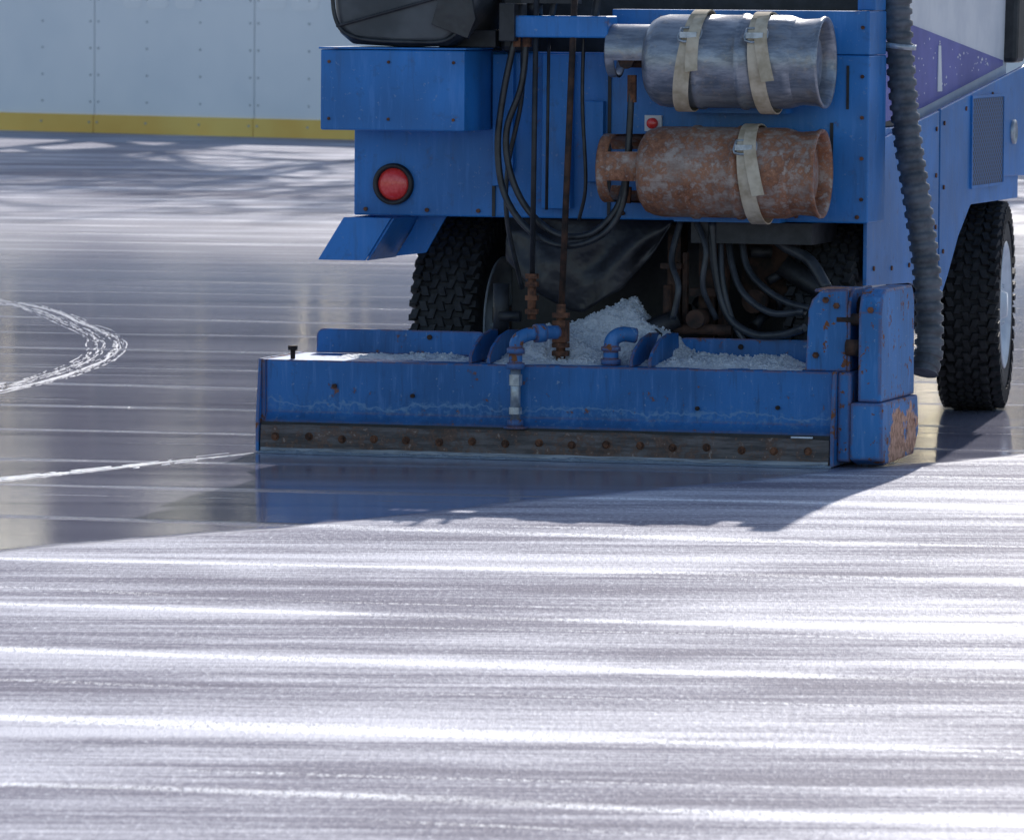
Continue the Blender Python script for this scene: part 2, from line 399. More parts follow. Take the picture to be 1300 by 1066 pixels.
bm = bmesh.new()
for u in (-.86, -.62, -.42, .14, .3, .55, .8, 1.03):
    add_cyl(bm, (u, .499, .885), (u, .49, .885), .008, seg=8)
for z in (.95, 1.1, 1.25, 1.4, 1.58): add_cyl(bm, (1.045, .499, z), (1.045, .49, z), .007, seg=8)
for z in (1.23, 1.44):
    for u in (-.89, -.66, -.41): add_cyl(bm, (u, .13, z), (u, .124, z), .006, seg=8)
mk('panel_bolt', bm, M_rust, V)
bm = bmesh.new()
add_prism(bm, [(-.36, .98), (-.30, .98), (-.28, 1.05), (-.28, 1.47), (-.36, 1.47)], .47, .497, 'v'); add_box(bm, (-.16, .44, .9), (-.05, .497, 1.47))
add_box(bm, (.0, .46, 1.0), (.07, .497, 1.3)); mk('hose_guide', bm, M_blue, V, bevel=.003)
bm = bmesh.new(); add_box(bm, (.985, .495, 1.28), (.995, .499, 1.44)); add_box(bm, (.925, .495, 1.06), (.937, .499, 1.23)); mk('panel_slot', bm, M_blk, V)
bm = bmesh.new(); lathe(bm, (-.75, .5, .98), (0, -1, 0), [(0, .078), (.02, .078), (.024, .07), (.02, .062), (.004, .06)], 40); mk('tail_lamp_ring', bm, M_blk, V)
bm = bmesh.new(); lathe(bm, (-.75, .5, .98), (0, -1, 0), [(.003, .062), (.014, .058), (.022, .04), (.025, .015), (.0255, 0)], 40); mk('tail_lamp_lens', bm, M_red, V)
box('stop_plate', .222, .288, .485, .499, 1.19, 1.25, M_white, V, .002)
bm = bmesh.new(); lathe(bm, (.255, .485, 1.22), (0, -1, 0), [(0, .02), (.02, .02), (.024, .016), (.025, 0)], 20); mk('stop_button', bm, M_red, V)
ch = bmesh.new()
for lo, hi in ((.30, .31), (.66, .67)):
    add_prism(ch, [(-.885, .86), (-.985, .70), (-.80, .70), (-.70, .86)], lo, hi, 'v')
add_prism(ch, [(-.885, .858), (-.985, .70), (-.972, .70), (-.872, .858)], .311, .659, 'v')
add_prism(ch, [(-.70, .858), (-.80, .70), (-.79, .70), (-.69, .858)], .311, .659, 'v')
add_prism(ch, [(-.72, .80), (-.78, .705), (-.66, .72), (-.58, .86), (-.69, .86)], .62, .63, 'v')
mk('side_chute', ch, M_blue, V, bevel=.002)
st = bmesh.new()
prof = [(-.90, 1.80), (-.885, 1.62), (-.87, 1.545), (-.82, 1.505), (-.62, 1.495), (-.45, 1.50), (-.385, 1.55), (-.345, 1.63), (-.31, 1.70), (-.30, 1.80)]
secs = []
for k, (v, sx, dz) in enumerate(((.16, .92, .01), (.19, 1, 0), (.4, 1.0, 0), (.62, .98, .0), (.7, .9, .02))):
    secs.append([st.verts.new((-.6+(u+.6)*sx, v, 1.66+(z-1.66)*sx+dz)) for u, z in prof])
for a, b in zip(secs, secs[1:]):
    for i in range(len(prof)-1): st.faces.new((a[i], a[i+1], b[i+1], b[i])).smooth = True
    st.faces.new((a[0], b[0], b[-1], a[-1]))
st.faces.new(secs[0]); st.faces.new(secs[-1])
mk('operator_seat', st, M_seat, V, bevel=.01)
sweep('seat_piping', [(-.89, .155, 1.78), (-.875, .155, 1.6), (-.80, .155, 1.53), (-.6, .155, 1.515), (-.43, .155, 1.53), (-.35, .155, 1.66)], .008, M_hose, V)
bm = bmesh.new(); add_prism(bm, [(-.50, 1.58), (-.36, 1.53), (-.33, 1.60), (-.36, 1.75), (-.45, 1.75)], .135, .16, 'v'); add_cyl(bm, (-.87, .15, 1.57), (-.40, .15, 1.70), .006, seg=8)
mk('seat_flap', bm, M_tarp, V, bevel=.008)
box('seat_base', -.52, -.3, .3, .6, 1.495, 1.56, M_blk, V)
box('control_column', -.3, -.2, .35, .55, 1.48, 1.78, M_blk, V, .02)
bm = bmesh.new(); add_box(bm, (-.22, .22, 1.535), (.15, .36, 1.615)); mk('lift_bar', bm, M_blue, V, bevel=.006)
box('lift_bar_arm', -.06, .02, .36, .5, 1.54, 1.60, M_blue, V)
box('lift_bar_lug', -.26, -.2, .2, .38, 1.52, 1.66, M_blk, V)
bm = bmesh.new(); add_cyl(bm, (-.15, .30, 1.615), (-.15, .30, 1.68), .03, seg=12); add_cyl(bm, (-.08, .28, 1.615), (-.05, .28, 1.75), .012, seg=8); add_cyl(bm, (.08, .3, 1.615), (.10, .3, 1.76), .016, seg=8); add_box(bm, (-.19, .25, 1.66), (.02, .33, 1.70))
mk('control_levers', bm, M_blk, V)
cyl('lift_rod', (-.125, .2, .62), (-.13, .25, 1.72), .010, M_blk, V)
cyl('lift_rod_2', (-.005, .17, .50), (.02, .25, 1.8), .012, M_drust, V)
cyl('lift_rod_3', (-.10, .3, .9), (-.095, .3, 1.6), .006, M_blk, V)
bm = bmesh.new()
add_cyl(bm, (-.125, .2, .50), (-.125, .2, .66), .016, seg=10)
for z in (.52, .57, .62, .65): add_cyl(bm, (-.125, .2, z), (-.125, .2, z+.018), .026, seg=6)
add_box(bm, (-.03, .14, .42), (.02, .2, .50)); add_cyl(bm, (-.005, .17, .34), (-.005, .17, .56), .017, seg=10)
for z in (.37, .40, .51): add_cyl(bm, (-.005, .17, z), (-.005, .17, z+.018), .034, seg=6)
mk('turnbuckle', bm, M_rust, V)
bm = bmesh.new()
def H(pts, r=.0125, v=.27): add_sweep(bm, [(u, v+dv, z) for u, dv, z in pts], r, 10, 8)
H([(-.21, 0, 1.56), (-.26, 0, 1.326), (-.28, 0, 1.124), (-.25, 0, .95), (-.145, -.02, .82), (-.006, -.04, .771), (.125, -.02, .812), (.197, 0, .921), (.217, 0, 1.095), (.226, .02, 1.38)])
H([(-.17, 0, 1.56), (-.19, 0, 1.36), (-.245, 0, 1.2), (-.235, 0, 1.05), (-.17, 0, .91), (-.05, -.02, .815), (.08, -.02, .815), (.17, 0, .9), (.20, .02, 1.0), (.21, .05, 1.14)])
H([(-.215, .1, 1.5), (-.22, .1, 1.3), (-.27, .1, 1.05), (-.27, .1, .85), (-.24, .2, .6)], .009)
H([(.02, .1, 1.6), (.015, .1, 1.3), (.03, .1, 1.0), (.0, .12, .86)], .007)
mk('hydraulic_hose', bm, M_hose, V)
bm = bmesh.new()
for p, q in (((-.21, .27, 1.5), (-.21, .27, 1.58)), ((-.17, .27, 1.5), (-.17, .27, 1.58)), ((.226, .29, 1.3), (.226, .29, 1.4)), ((.205, .3, .93), (.208, .3, .99))): add_cyl(bm, p, q, .018, seg=6)
mk('hose_fitting', bm, M_rust, V)

# --- gas tanks
def gas_tank(name, z, mat, ulo=.29, r=.17, u1=.95, cr=.105, open_=False):
    E = empty(name); E.parent = V
    vc = .30
    bm = bmesh.new(); L = u1-ulo-.085
    prof = [(0, .04), (.004, .09), (.012, .125), (.03, .150), (.055, r-.006), (.085, r), (.2, r), (.205, r+.006), (.222, r+.006), (.227, r), (L*.62, r), (L*.625, r+.006), (L*.652, r+.006), (L*.66, r), (L-.05, r), (L-.02, r-.008), (L, r-.03), (L+.01, r-.07), (L+.015, .03), (L+.015, 0)]
    lathe(bm, (ulo, vc, z), (1, 0, 0), prof, 56)
    lathe(bm, (ulo, vc, z), (1, 0, 0), [(L+.055, 0), (L+.055, .05), (L+.047, .1), (L+.025, r-.035)], 48)
    mk('shell', bm, mat, E)
    bm = bmesh.new(); f0 = u1-ulo-.1
    lathe(bm, (ulo, vc, z), (1, 0, 0), [(f0-.01, r-.010), (f0+.02, r-.014), (f0+.075, r-.010), (f0+.092, r-.002), (f0+.102, r-.004), (f0+.102, r-.014), (f0+.09, r-.022), (f0+.06, r-.026), (f0, r-.03)], 56)
    mk('foot_ring', bm, mat, E)
    bm = bmesh.new()
    if open_:
        lathe(bm, (ulo-.135, vc, z+.01), (1, 0, 0), [(.035, cr-.008), (0, cr-.010), (-.006, cr-.003), (0, cr+.002), (.035, cr), (.035, cr-.008)], 40, R(290), R(215))
        for st_ in (R(215), R(330), R(85)):
            lathe(bm, (ulo-.10, vc, z+.01), (1, 0, 0), [(0, cr-.008), (.13, cr-.004), (.13, cr+.003), (0, cr)], 10, R(50), st_)
    else:
        lathe(bm, (ulo-.135, vc, z+.035), (1, 0, 0), [(.16, cr-.008), (0, cr-.008), (-.004, cr-.003), (0, cr), (.16, cr)], 40, R(230), R(150))
        lathe(bm, (ulo-.135, vc, z+.035), (1, 0, 0), [(.03, cr-.008), (0, cr-.008), (-.004, cr-.003), (0, cr), (.03, cr)], 40, R(359), 0)
    mk('valve_collar', bm, mat, E)
    bm = bmesh.new(); add_cyl(bm, (ulo-.09, vc, z), (ulo+.01, vc, z), .026, seg=12); add_cyl(bm, (ulo-.06, vc-.05, z), (ulo-.06, vc+.05, z), .018, seg=10); add_cyl(bm, (ulo-.06, vc-.08, z), (ulo-.06, vc-.05, z), .03, seg=8)
    mk('valve', bm, M_drust, E)
    bm = bmesh.new(); add_box(bm, (ulo+.1, vc+.1, z-r-.02), (ulo+.5, .5, z-r+.02)); add_box(bm, (ulo+.14, vc+.12, z-.12), (ulo+.2, .5, z+.12)); add_box(bm, (ulo+.42, vc+.12, z-.12), (ulo+.48, .5, z+.12))
    mk('cradle', bm, M_blue, E)
    return E
T1 = gas_tank('upper_gas_tank', 1.453, M_tankg, .28, .17, .955, .098)
T2 = gas_tank('lower_gas_tank', 1.048, M_tankr, .26, .166, .945, .125, True)
def strap(par, u, z, r, lean, tail, w=.029):
    bm = bmesh.new(); n = 60; rows = []
    for i in range(n+1):
        a = 2*math.pi*i/n; rr = r+.008+.004*math.sin(a*3+u*9)
        y = -math.cos(a)*rr; zz = math.sin(a)*rr; uu = u+lean*zz/r
        rows.append((Vector((uu-w, .30+y, z+zz)), Vector((uu+w, .30+y, z+zz)), Vector((0, -math.cos(a), math.sin(a)))))
    vs = [[bm.verts.new(a), bm.verts.new(b), bm.verts.new(b+d*.005), bm.verts.new(a+d*.005)] for a, b, d in rows]
    for p, q in zip(vs, vs[1:]):
        for k in range(4): bm.faces.new((p[k], p[(k+1) % 4], q[(k+1) % 4], q[k]))
    pr = None
    for i in range(16):
        t = i/15; rr = r+.018; a = R(60-85*t)
        y = .30-math.cos(a)*rr-.01*math.sin(t*5); zz = z+math.sin(a)*rr
        if t > .6: y = yl-.002; zz = zl-.014*tail
        yl, zl = y, zz
        uu = u+.018+lean*math.sin(a)+.03*t*t
        q = [bm.verts.new((uu-w*.8, y, zz)), bm.verts.new((uu+w*.8, y, zz+.006)), bm.verts.new((uu+w*.8, y-.004, zz+.006)), bm.verts.new((uu-w*.8, y-.004, zz))]
        if pr:
            for k in range(4): bm.faces.new((pr[k], pr[(k+1) % 4], q[(k+1) % 4], q[k]))
        pr = q
    mk('strap', bm, M_strap, par)
    b2 = bmesh.new(); add_sweep(b2, [(u+lean*.6-w*1.2, .30-r*.84, z+r*.70), (u+lean*.6+w*1.2, .30-r*.84, z+r*.70), (u+lean*.5+w*1.2, .30-r*1.02, z+r*.45), (u+lean*.5-w*1.2, .30-r*1.02, z+r*.45), (u+lean*.6-w*1.2, .30-r*.84, z+r*.70)], .005, 6, 3)
    add_box(b2, (u+lean*.55-w*1.1, .30-r*1.06, z+r*.5), (u+lean*.55+w*1.1, .30-r*.98, z+r*.62))
    mk('strap_buckle', b2, M_galv, par)
strap(T1, .465, 1.453, .174, .03, .8); strap(T1, .735, 1.453, .174, -.01, 1.2)
strap(T2, .70, 1.048, .171, -.015, 1.3)

# --- side panels
prism('side_panel_rear', [(.79, .62), (1.55, .60), (2.02, .52), (2.02, 1.25), (.79, 1.14)], .985, 1.0, 'u', M_blue, V, .003)
prism('side_panel_front', [(2.045, .50), (2.2, .60), (2.39, .748), (2.6, .86), (2.84, .93), (3.2, .965), (3.72, .955), (3.72, 1.415), (2.045, 1.255)], .985, 1.0, 'u', M_blue, V, .003)
box('panel_gap', .97, .988, 2.0, 2.06, .55, 1.24, M_blk, V)
bm = bmesh.new()
for v, z in ((.9, .68), (1.2, .67), (1.5, .67), (1.9, .62), (1.96, .8), (1.96, 1.0), (1.96, 1.18), (2.1, .7), (2.1, .95), (2.1, 1.2), (2.5, 1.25), (3.0, 1.3)): add_cyl(bm, (1.0, v, z), (1.006, v, z), .009, seg=8)
mk('side_bolt', bm, M_rust, V)
prism('wheel_arch_liner', [(2.03, .53), (2.07, .53), (2.42, .78), (2.86, .965), (3.7, .985), (3.7, 1.0), (2.0, .9)], .5, .97, 'u', M_blk, V)
box('grille', .998, 1.006, 2.6, 3.2, .94, 1.29, M_grille, V)
bm = bmesh.new()
for a in ((2.59, .93, 3.21, .942), (2.59, 1.288, 3.21, 1.30), (2.59, .942, 2.602, 1.288), (3.198, .942, 3.21, 1.288)): add_box(bm, (.998, a[0], a[1]), (1.009, a[2], a[3]))
mk('grille_frame', bm, M_blue, V)
bm = bmesh.new(); lathe(bm, (1.0, 3.42, 1.14), (1, 0, 0), [(0, .05), (.01, .05), (.012, .04), (.006, .03), (.006, 0)], 24); mk('fuel_cap', bm, M_galv, V)
prism('snow_tank', [(1.602, 1.202), (3.62, 1.202), (3.62, 1.8), (3.45, 2.0), (1.7, 2.0), (1.602, 1.8)], -.85, .93, 'u', M_white, V, .02)
prism('snow_tank_band', [(1.61, 1.24), (2.0, 1.262), (3.5, 1.41), (3.5, 1.43), (1.61, 1.60)], .9315, .938, 'u', M_bpurp, V, 0)
prism('cockpit_side', [(.9, 1.21), (1.6, 1.24), (1.6, 1.60), (.9, 1.62)], .9715, .975, 'u', M_bpurp, V, 0)
bm = bmesh.new(); rr = random.Random(4)
for i in range(60):
    v = rr.uniform(1.65, 3.2); zt = 1.60-(v-1.6)*.09; zb = 1.27+(v-2)*.1
    if zt-zb < .06: continue
    z = rr.uniform(zb+.02, zt-.02); q = rr.uniform(.003, .007)
    bm.faces.new([bm.verts.new((.940, v+q*math.cos(a)*2, z+q*math.sin(a))) for a in (0, 1.57, 3.14, 4.71)])
add_prism(bm, [(2.25, 1.32), (2.33, 1.32), (2.30, 1.5), (2.26, 1.5)], .9385, .942, 'u')
mk('band_decal', bm, M_white, V)
prism('front_column', [(3.55, 1.42), (3.72, 1.42), (3.72, 1.9), (3.6, 1.9)], .6, .985, 'u', M_blk, V, .02)

# --- corrugated duct
sweep('corrugated_duct', [(1.085, .86, 2.0), (1.09, .86, 1.7), (1.105, .86, 1.45), (1.135, .86, 1.17), (1.18, .86, .9), (1.215, .86, .65), (1.23, .84, .40), (1.22, .8, .30)], .05, M_duct, V, 24, 44,
      fn=lambda L: .048+.0065*(1 if (L/.044) % 1 < .55 else -.35))
bm = bmesh.new()
for z, u in ((1.5, 1.10),): lathe(bm, (u, .86, z), (0.1, 0, 1), [(0, .06), (.0, .062), (.02, .062), (.02, .06)], 24)
mk('duct_clamp', bm, M_galv, V)

# --- wheels
def wheel(name, u, v, steer=0):
    E = empty(name, (u, v, .43), steer); E.parent = V
    w = .115
    bm = bmesh.new()
    prof = [(-w+.02, .22), (-w-.004, .25), (-w-.012, .30), (-w-.006, .36), (-w+.012, .395), (-w+.04, .413), (0, .418), (w-.04, .413), (w-.012, .395), (w+.006, .36), (w+.012, .30), (w+.004, .25), (w-.02, .22)]
    lathe(bm, (0, 0, 0), (1, 0, 0), prof, 64)
    n = 46; rows_ = [(-.120, -.088), (-.083, -.052), (-.047, -.019), (-.014, .014), (.019, .047), (.052, .083), (.088, .120)]
    for k in range(n):
        for row, (x0, x1) in enumerate(rows_):
            a = 2*math.pi*(k+(.5 if row % 2 else 0))/n; da = 2*math.pi/n*.37
            ri, ro = (.395, .425) if row in (0, 6) else (.405, .430)
            vs = []
            for rad in (ri, ro):
                q = .82 if rad == ro else 1
                xm, xh = (x0+x1)/2, (x1-x0)/2*q; sk_ = .012*(1 if row % 2 else -1)
                for aa, sg in ((a-da*q, -1), (a+da*q, 1)):
                    for x in (xm-xh, xm+xh):
                        vs.append(bm.verts.new((x+sg*sk_*.5, math.cos(aa)*rad, math.sin(aa)*rad)))
            for f in ((4, 5, 7, 6), (0, 4, 6, 2), (1, 3, 7, 5), (0, 1, 5, 4), (2, 6, 7, 3)): bm.faces.new([vs[i] for i in f])
        for sx in (-1, 1):
            a = 2*math.pi*(k+.25)/n; vs = []
            for rad in (.345, .405):
                for aa in (a-.03, a+.03):
                    for x in (w-.01, w+.016): vs.append(bm.verts.new((sx*x, math.cos(aa)*rad, math.sin(aa)*rad)))
            for f in ((0, 1, 3, 2), (4, 6, 7, 5), (0, 4, 5, 1), (2, 3, 7, 6), (1, 5, 7, 3)): bm.faces.new([vs[i] for i in f])
    mk('tire', bm, M_rub, E)
    bm = bmesh.new()
    for s in (-1, 1):
        lathe(bm, (0, 0, 0), (s, 0, 0), [(.0, .225), (w-.01, .245), (w+.008, .262), (w+.012, .25), (w-.01, .225), (w-.035, .20), (w-.04, .12), (w-.015, .11), (w-.015, .06), (w+.015, .05), (w+.015, 0)], 48)
        for k in range(6):
            a = k*math.pi/3; add_cyl(bm, (s*(w-.02), .085*math.cos(a), .085*math.sin(a)), (s*(w+.0), .085*math.cos(a), .085*math.sin(a)), .011, seg=6)
    mk('rim', bm, M_rim, E)
wheel('rear_wheel_left', -.62, 1.1); wheel('rear_wheel_right', .835, 1.1)
wheel('front_wheel_left', -.6, 3.42, R(7)); wheel('front_wheel_right', .845, 3.45, R(7))

# --- machinery between the wheels
NT, NS = 40, 24
bm = bmesh.new(); g = []
def tb(u):
    P = [(-.33, .70), (-.2, .585), (-.08, .515), (-.03, .51), (.12, .60), (.24, .74), (.31, .84)]
    for (a, za), (b, zb) in zip(P, P[1:]):
        if a <= u <= b: return za+(zb-za)*(u-a)/(b-a)
    return .84
for i in range(NT+1):
    u = -.33+.64*i/NT; row = []
    for j in range(NS+1):
        t = j/NS; z = .862+(tb(u)-.862)*t
        vv = .60-.05*math.sin(t*2.2)+.03*math.sin(u*22+t*3)*t+.025*noise.noise(Vector((u*7, t*3, 0)))
        row.append(bm.verts.new((u, vv, z)))
    g.append(row)
for a, b in zip(g, g[1:]):
    for j in range(NS): bm.faces.new((a[j], a[j+1], b[j+1], b[j])).smooth = True
ob = mk('tarpaulin_flap', bm, M_tarp, V); md = ob.modifiers.new('s', 'SOLIDIFY'); md.thickness = .006
bm = bmesh.new()
add_box(bm, (.40, .62, .42), (.46, .72, .84)); add_box(bm, (.47, .64, .36), (.50, .7, .72)); add_cyl(bm, (.34, .5, .46), (.56, .5, .46), .02); add_cyl(bm, (.43, .45, .5), (.43, .62, .5), .035, seg=14)
add_box(bm, (.28, .62, .44), (.33, .72, .84)); add_cyl(bm, (.30, .55, .42), (.30, .55, .62), .018); add_box(bm, (.52, .8, .55), (.72, .9, .84)); add_cyl(bm, (.6, .66, .56), (.6, .75, .56), .045, seg=14)
add_cyl(bm, (.36, .58, .44), (.36, .58, .74), .012, seg=8); add_cyl(bm, (.52, .56, .44), (.50, .6, .80), .012, seg=8); add_box(bm, (.38, .56, .58), (.48, .62, .61)); add_box(bm, (.27, .55, .68), (.35, .62, .70))
mk('lift_bracket', bm, M_drust, V)
bm = bmesh.new()
add_cyl(bm, (.16, .48, .42), (.36, .5, .50), .038); add_cyl(bm, (.27, .40, .42), (.27, .46, .42), .05, seg=12); add_cyl(bm, (.7, .7, .7), (.95, .75, .52), .04)
add_box(bm, (.4, .5, .78), (.86, .9, .858)); add_cyl(bm, (-.3, .4, .42), (-.3, .4, .62), .03); add_cyl(bm, (-.3, .38, .5), (-.22, .38, .5), .02)
for i in range(14):
    u = random.uniform(.3, .9); z = random.uniform(.45, .8); add_cyl(bm, (u, .7, z), (u+random.uniform(-.08, .08), .74, z+random.uniform(-.08, .08)), random.uniform(.012, .03), seg=10)
mk('hydraulic_block', bm, M_blk, V)
bm = bmesh.new()
H([(.48, .2, .86), (.49, .2, .70), (.54, .2, .52), (.64, .18, .45), (.76, .15, .45), (.86, .1, .48)], .015, .3)
H([(.52, .3, .86), (.54, .25, .72), (.6, .2, .60), (.72, .15, .53), (.86, .1, .54)], .013, .3)
H([(.56, .3, .86), (.6, .25, .7), (.68, .2, .62), (.78, .15, .57), (.88, .1, .55)], .013, .3)
H([(.66, .3, .86), (.72, .3, .78), (.84, .25, .72), (.92, .2, .62)], .022, .3)
H([(.36, .2, .86), (.34, .15, .72), (.38, .1, .62), (.36, .1, .5)], .012, .3)
H([(.50, .25, .86), (.52, .2, .66), (.56, .2, .5), (.62, .2, .4)], .011, .3)
H([(.42, .2, .86), (.47, .15, .76), (.46, .15, .62), (.5, .2, .5)], .011, .3)
mk('brake_hose', bm, simple('grey_hose', (.02, .024, .03), (.05, .055, .065), 15, .4), V)

# --- conditioner
C = empty('conditioner'); C.parent = V
UL, UR = -1.10, 1.075
bm = bmesh.new()
add_prism(bm, [(0, .342), (0, .33), (.004, .15), (-.022, .118), (-.022, .10), (.02, .10), (.05, .16), (.5, .16), (.5, .342)], UL+.012, UR-.012, 'u')
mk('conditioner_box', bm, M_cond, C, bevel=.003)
bm = bmesh.new()
add_box(bm, (UL, -.01, .02), (UL+.012, .5, .342)); add_prism(bm, [(-.045, .005), (-.045, .125), (-.012, .345), (.5, .345), (.5, .005)], UL-.012, UL-.001, 'u')
add_prism(bm, [(-.045, .005), (-.045, .125), (-.012, .345), (.5, .345), (.5, .005)], UR-.01, UR+.004, 'u')
mk('end_plate', bm, M_worn, C)
bm = bmesh.new(); n = 120; pr = None
for i in range(n+1):
    u = UL+.004+(UR-UL-.02)*i/n; zt = .104+.006*noise.noise(Vector((u*5, 2, 0)))-.01*max(0, u-.5); zb = .010+.004*noise.noise(Vector((u*20, 0, 1)))
    q = [bm.verts.new((u, -.034, zt)), bm.verts.new((u, -.04, zb)), bm.verts.new((u, -.02, zb)), bm.verts.new((u, -.023, zt))]
    if pr:
        for k in range(4): bm.faces.new((pr[k], pr[(k+1) % 4], q[(k+1) % 4], q[k]))
    pr = q
mk('blade_board', bm, M_blade, C)
box('blade_clamp_strip', UL+.004, UR-.015, -.03, -.0235, .094, .114, M_blk, C, .001)
bm = bmesh.new(); n = 160; pr = None     # bright scraped lower lip of the blade
for i in range(n+1):
    u = UL+.006+(UR-UL-.024)*i/n; q = [bm.verts.new((u, -.0405, .020+.004*noise.noise(Vector((u*8, 4, 0))))), bm.verts.new((u, -.043, .006))]
    if pr: bm.faces.new((pr[0], pr[1], q[1], q[0]))
    pr = q
mk('blade_lip', bm, simple('scraped_steel', (.12, .13, .15), (.30, .32, .36), 14, .4, .4, stretch=(.5, 4, 8)), C)
bm = bmesh.new()
for i in range(17):
    u = -1.035+.1262*i+random.uniform(-.004, .004); z = .058+.005*random.uniform(-1, 1)
    add_cyl(bm, (u, -.034, z), (u, -.0405, z), .015, seg=14); add_cyl(bm, (u, -.0405, z), (u, -.049, z), .010, seg=6)
mk('blade_bolt', bm, M_rust, C)
bm = bmesh.new(); n = 300; pr = None
for i in range(n+1):
    u = UL+(UR-UL)*i/n; a = abs(noise.noise(Vector((u*14, 0, 4))))*.010+abs(noise.noise(Vector((u*50, 0, 4))))*.006; w = .03+.03*noise.noise(Vector((u*9, 3, 4)))
    q = [bm.verts.new((u, -.02, .002)), bm.verts.new((u, -.035, .005+a)), bm.verts.new((u, -.05-w*.4, .004+a)), bm.verts.new((u, -.06-w, .001))]
    if pr:
        for k in range(3): bm.faces.new((pr[k], pr[k+1], q[k+1], q[k]))
    pr = q
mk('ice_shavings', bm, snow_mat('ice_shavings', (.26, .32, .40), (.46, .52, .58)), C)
def rr_poly(u0, u1, z0, z1, r=.03):
    p = [(u0, z0)]
    for k in range(6): a = math.pi-k*math.pi/10; p.append((u0+r+r*math.cos(a), z1-r+r*math.sin(a)))
    for k in range(6): a = math.pi/2-k*math.pi/10; p.append((u1-r+r*math.cos(a), z1-r+r*math.sin(a)))
    p.append((u1, z0)); return p
bm = bmesh.new()
add_prism(bm, rr_poly(-1.045, -.38, .343, .435), .478, .488, 'v'); add_prism(bm, rr_poly(.36, .90, .343, .43), .478, .488, 'v')
mk('rear_flange', bm, M_cond, C, bevel=.002)
bm = bmesh.new()
for u in (-.31, -.24, .30, .37):
    add_prism(bm, [(.03, .343), (.03, .37), (.08, .405), (.18, .44), (.3, .455), (.42, .45), (.45, .343)], u-.006, u+.006, 'u')
mk('gusset', bm, M_cond, C, bevel=.002)
bm = bmesh.new()
add_cyl(bm, (-1.0, .05, .343), (-1.0, .05, .38), .009, seg=10); add_cyl(bm, (-1.0, .05, .375), (-1.0, .05, .392), .018, seg=6)
for u, z in ((-.52, .22), (.56, .20), (.86, .21), (-.82, .25)): add_cyl(bm, (u, .002, z), (u, -.012, z), .008, seg=8)
for u, z in ((-.6, .43), (.6, .42)): add_cyl(bm, (u, .478, z-.02), (u, .47, z-.02), .01, seg=8)
mk('box_bolt', bm, M_drust, C)
bm = bmesh.new()
add_sweep(bm, [(-.118, -.035, .34), (-.118, -.035, .40), (-.112, -.03, .435), (-.08, .0, .455), (-.03, .05, .46), (.0, .1, .46)], .025, 16, 6)
for z in (.33, .385): add_cyl(bm, (-.118, -.035, z), (-.118, -.035, z+.022), .033, seg=16)
add_cyl(bm, (-.118, -.035, .12), (-.118, -.035, .145), .03, seg=16); add_cyl(bm, (-.118, -.03, .112), (-.118, -.03, .12), .045, seg=16)
add_cyl(bm, (-.06, .015, .458), (-.03, .04, .46), .034, seg=16)
add_sweep(bm, [(.20, .12, .34), (.20, .12, .40), (.205, .125, .435), (.235, .14, .455), (.28, .17, .45)], .028, 16, 6)
add_cyl(bm, (.20, .12, .345), (.20, .12, .365), .037, seg=16); add_cyl(bm, (.20, .12, .395), (.20, .12, .41), .036, seg=16)
mk('blue_pipe', bm, M_worn, C)
bm = bmesh.new(); add_cyl(bm, (-.118, -.035, .14), (-.118, -.035, .34), .019, seg=16); add_cyl(bm, (-.118, -.035, .27), (-.118, -.035, .31), .025, seg=8); add_cyl(bm, (-.118, -.035, .165), (-.118, -.035, .19), .025, seg=8)
mk('water_pipe', bm, M_galv, C)
bm = bmesh.new()
add_prism(bm, [(.945, .343), (.955, .56), (.968, .60), (1.0, .632), (1.10, .64), (1.10, .343)], .06, .09, 'v')
add_prism(bm, [(.06, .343), (.06, .58), (.09, .625), (.13, .64), (.40, .64), (.44, .6), (.46, .343)], 1.10, 1.112, 'u')
add_box(bm, (.97, .09, .626), (1.10, .34, .638))
mk('lift_arm', bm, M_worn, C, bevel=.004)
bm = bmesh.new()
add_prism(bm, [(0, .237), (0, .56), (.03, .62), (.08, .642), (.50, .642), (.54, .6), (.55, .237)], 1.155, 1.24, 'u')
mk('end_housing', bm, M_worn, C, bevel=.008)
bm = bmesh.new()
add_prism(bm, [(-.02, .03), (-.02, .235), (.56, .235), (.58, .10), (.5, .02), (.05, .01)], 1.132, 1.252, 'u')
add_prism(bm, [(0, .02), (0, .343), (.45, .343), (.45, .02)], UR+.005, 1.13, 'u')
mk('end_shoe', bm, M_worn, C, bevel=.008)
bm = bmesh.new()
add_cyl(bm, (1.06, .08, .53), (1.235, .08, .53), .022); add_cyl(bm, (1.10, .05, .43), (1.16, .05, .43), .03); add_cyl(bm, (1.112, .2, .56), (1.155, .2, .56), .05)
add_box(bm, (1.113, .3, .343), (1.153, .4, .62))
mk('pivot_shaft', bm, M_drust, C)
bm = bmesh.new()
for u, z in ((1.02, .60), (1.06, .58), (.985, .4), (1.2, .59)): add_cyl(bm, (u, .062, z) if u < 1.15 else (u, .002, z-.02), (u, .048, z) if u < 1.15 else (u, -.01, z-.02), .012, seg=6)
mk('arm_bolt', bm, M_rust, C)
box('scraped_label', .92, 1.0, -.0475, -.035, .104, .110, M_cap, C, .001)

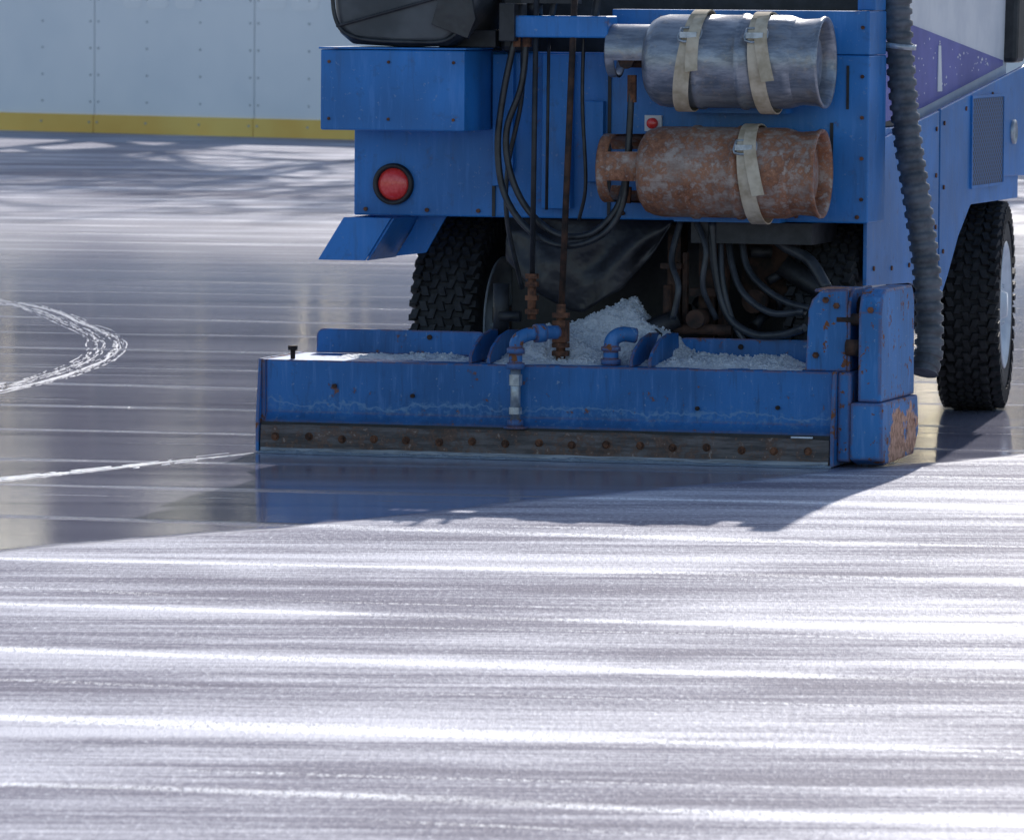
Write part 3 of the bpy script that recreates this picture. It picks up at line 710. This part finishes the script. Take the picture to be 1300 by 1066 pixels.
# --- snow collected on the conditioner
bm = bmesh.new(); NU, NV = 380, 90; g = []
def ga(x, c, s): return math.exp(-((x-c)/s)**2)
def snow_h(u, v):
    h = .13*ga(u, .02, .26)*ga(v, .5, .24)+.135*ga(u, .22, .15)*ga(v, .54, .16)+.06*ga(u, -.14, .1)*ga(v, .3, .17)
    h += .035*ga(u, .64, .34)*ga(v, .3, .22)+.017*ga(u, -.62, .36)*ga(v, .28, .22)
    if v > .49 and (u < -.36 or u > .40): return .28
    n1 = noise.noise(Vector((u*6, v*6, 0))); n2 = noise.noise(Vector((u*18, v*18, 3))); n3 = noise.noise(Vector((u*60, v*60, 8)))
    env = min(1, h/.03)
    return .336+h*(1+.55*n1)+env*(.016*n1+.018*n2+.013*n3)-.004
for i in range(NU+1):
    u = -1.07+2.0*i/NU; row = []
    for j in range(NV+1):
        v = .02+.72*j/NV; row.append(bm.verts.new((u, v, snow_h(u, v))))
    g.append(row)
for a, b in zip(g, g[1:]):
    for j in range(NV): bm.faces.new((a[j], a[j+1], b[j+1], b[j])).smooth = True
rnd = random.Random(12)
ico = ((0, 0, 1), (.9, 0, .3), (.2, .9, .2), (-.8, .5, .3), (-.7, -.6, .2), (.3, -.9, .3), (0, 0, -1))
for i in range(3500):
    u = rnd.uniform(-.8, .92) if i % 2 else rnd.gauss(.1, .2); v = rnd.uniform(.03, .6); z = snow_h(u, v)
    if z < .348: continue
    r = rnd.uniform(.002, .006)*(1.8 if rnd.random() < .06 else 1); q = rnd.uniform(0, 6)
    vs = [bm.verts.new((u+r*(a*math.cos(q)-b*math.sin(q))*rnd.uniform(.8, 1.2), v+r*(a*math.sin(q)+b*math.cos(q)), z+r*.3+r*c*rnd.uniform(.7, 1.1))) for a, b, c in ico]
    for k in range(5):
        bm.faces.new((vs[0], vs[1+k], vs[1+(k+1) % 5])); bm.faces.new((vs[6], vs[1+(k+1) % 5], vs[1+k]))
ob = mk('snow_pile', bm, M_snow, None); ob.location = V.location; ob.rotation_euler = V.rotation_euler

# ------------------------------------------------------------------ light, world, camera
d = Vector((-math.sin(R(SUN_AZ))*math.cos(R(SUN_EL)), -math.cos(R(SUN_AZ))*math.cos(R(SUN_EL)), -math.sin(R(SUN_EL))))
L = bpy.data.lights.new('sun', 'SUN'); L.energy = 4.3; L.angle = R(.5); L.color = (1, .96, .92)
lo = bpy.data.objects.new('sun', L); sc.collection.objects.link(lo); lo.rotation_euler = d.to_track_quat('-Z', 'Y').to_euler(); lo.location = (10, 60, 40)
w = bpy.data.worlds.new('World'); sc.world = w; w.use_nodes = True; nt = w.node_tree
bg = nt.nodes['Background']; sky = nt.nodes.new('ShaderNodeTexSky'); sky.sky_type = 'NISHITA'; sky.sun_disc = False
sky.sun_elevation = R(SUN_EL); sky.sun_rotation = R(SUN_AZ); nt.links.new(sky.outputs[0], bg.inputs[0]); bg.inputs[1].default_value = .15
cd = bpy.data.cameras.new('camera'); cam = bpy.data.objects.new('camera', cd); sc.collection.objects.link(cam); sc.camera = cam
cd.sensor_width = 36; cd.lens = 8500*36/1300; cd.clip_end = 4000; cd.clip_start = .5
cam.matrix_world = Matrix.Translation((0, 0, 1.745)) @ Matrix.Rotation(R(90)-math.atan(558/8500), 4, 'X') @ Matrix.Rotation(R(.4), 4, 'Z')
cd.dof.use_dof = True; cd.dof.focus_distance = 23.5; cd.dof.aperture_fstop = 16
sc.view_settings.view_transform = 'Standard'; sc.view_settings.look = 'None'; sc.view_settings.exposure = 0
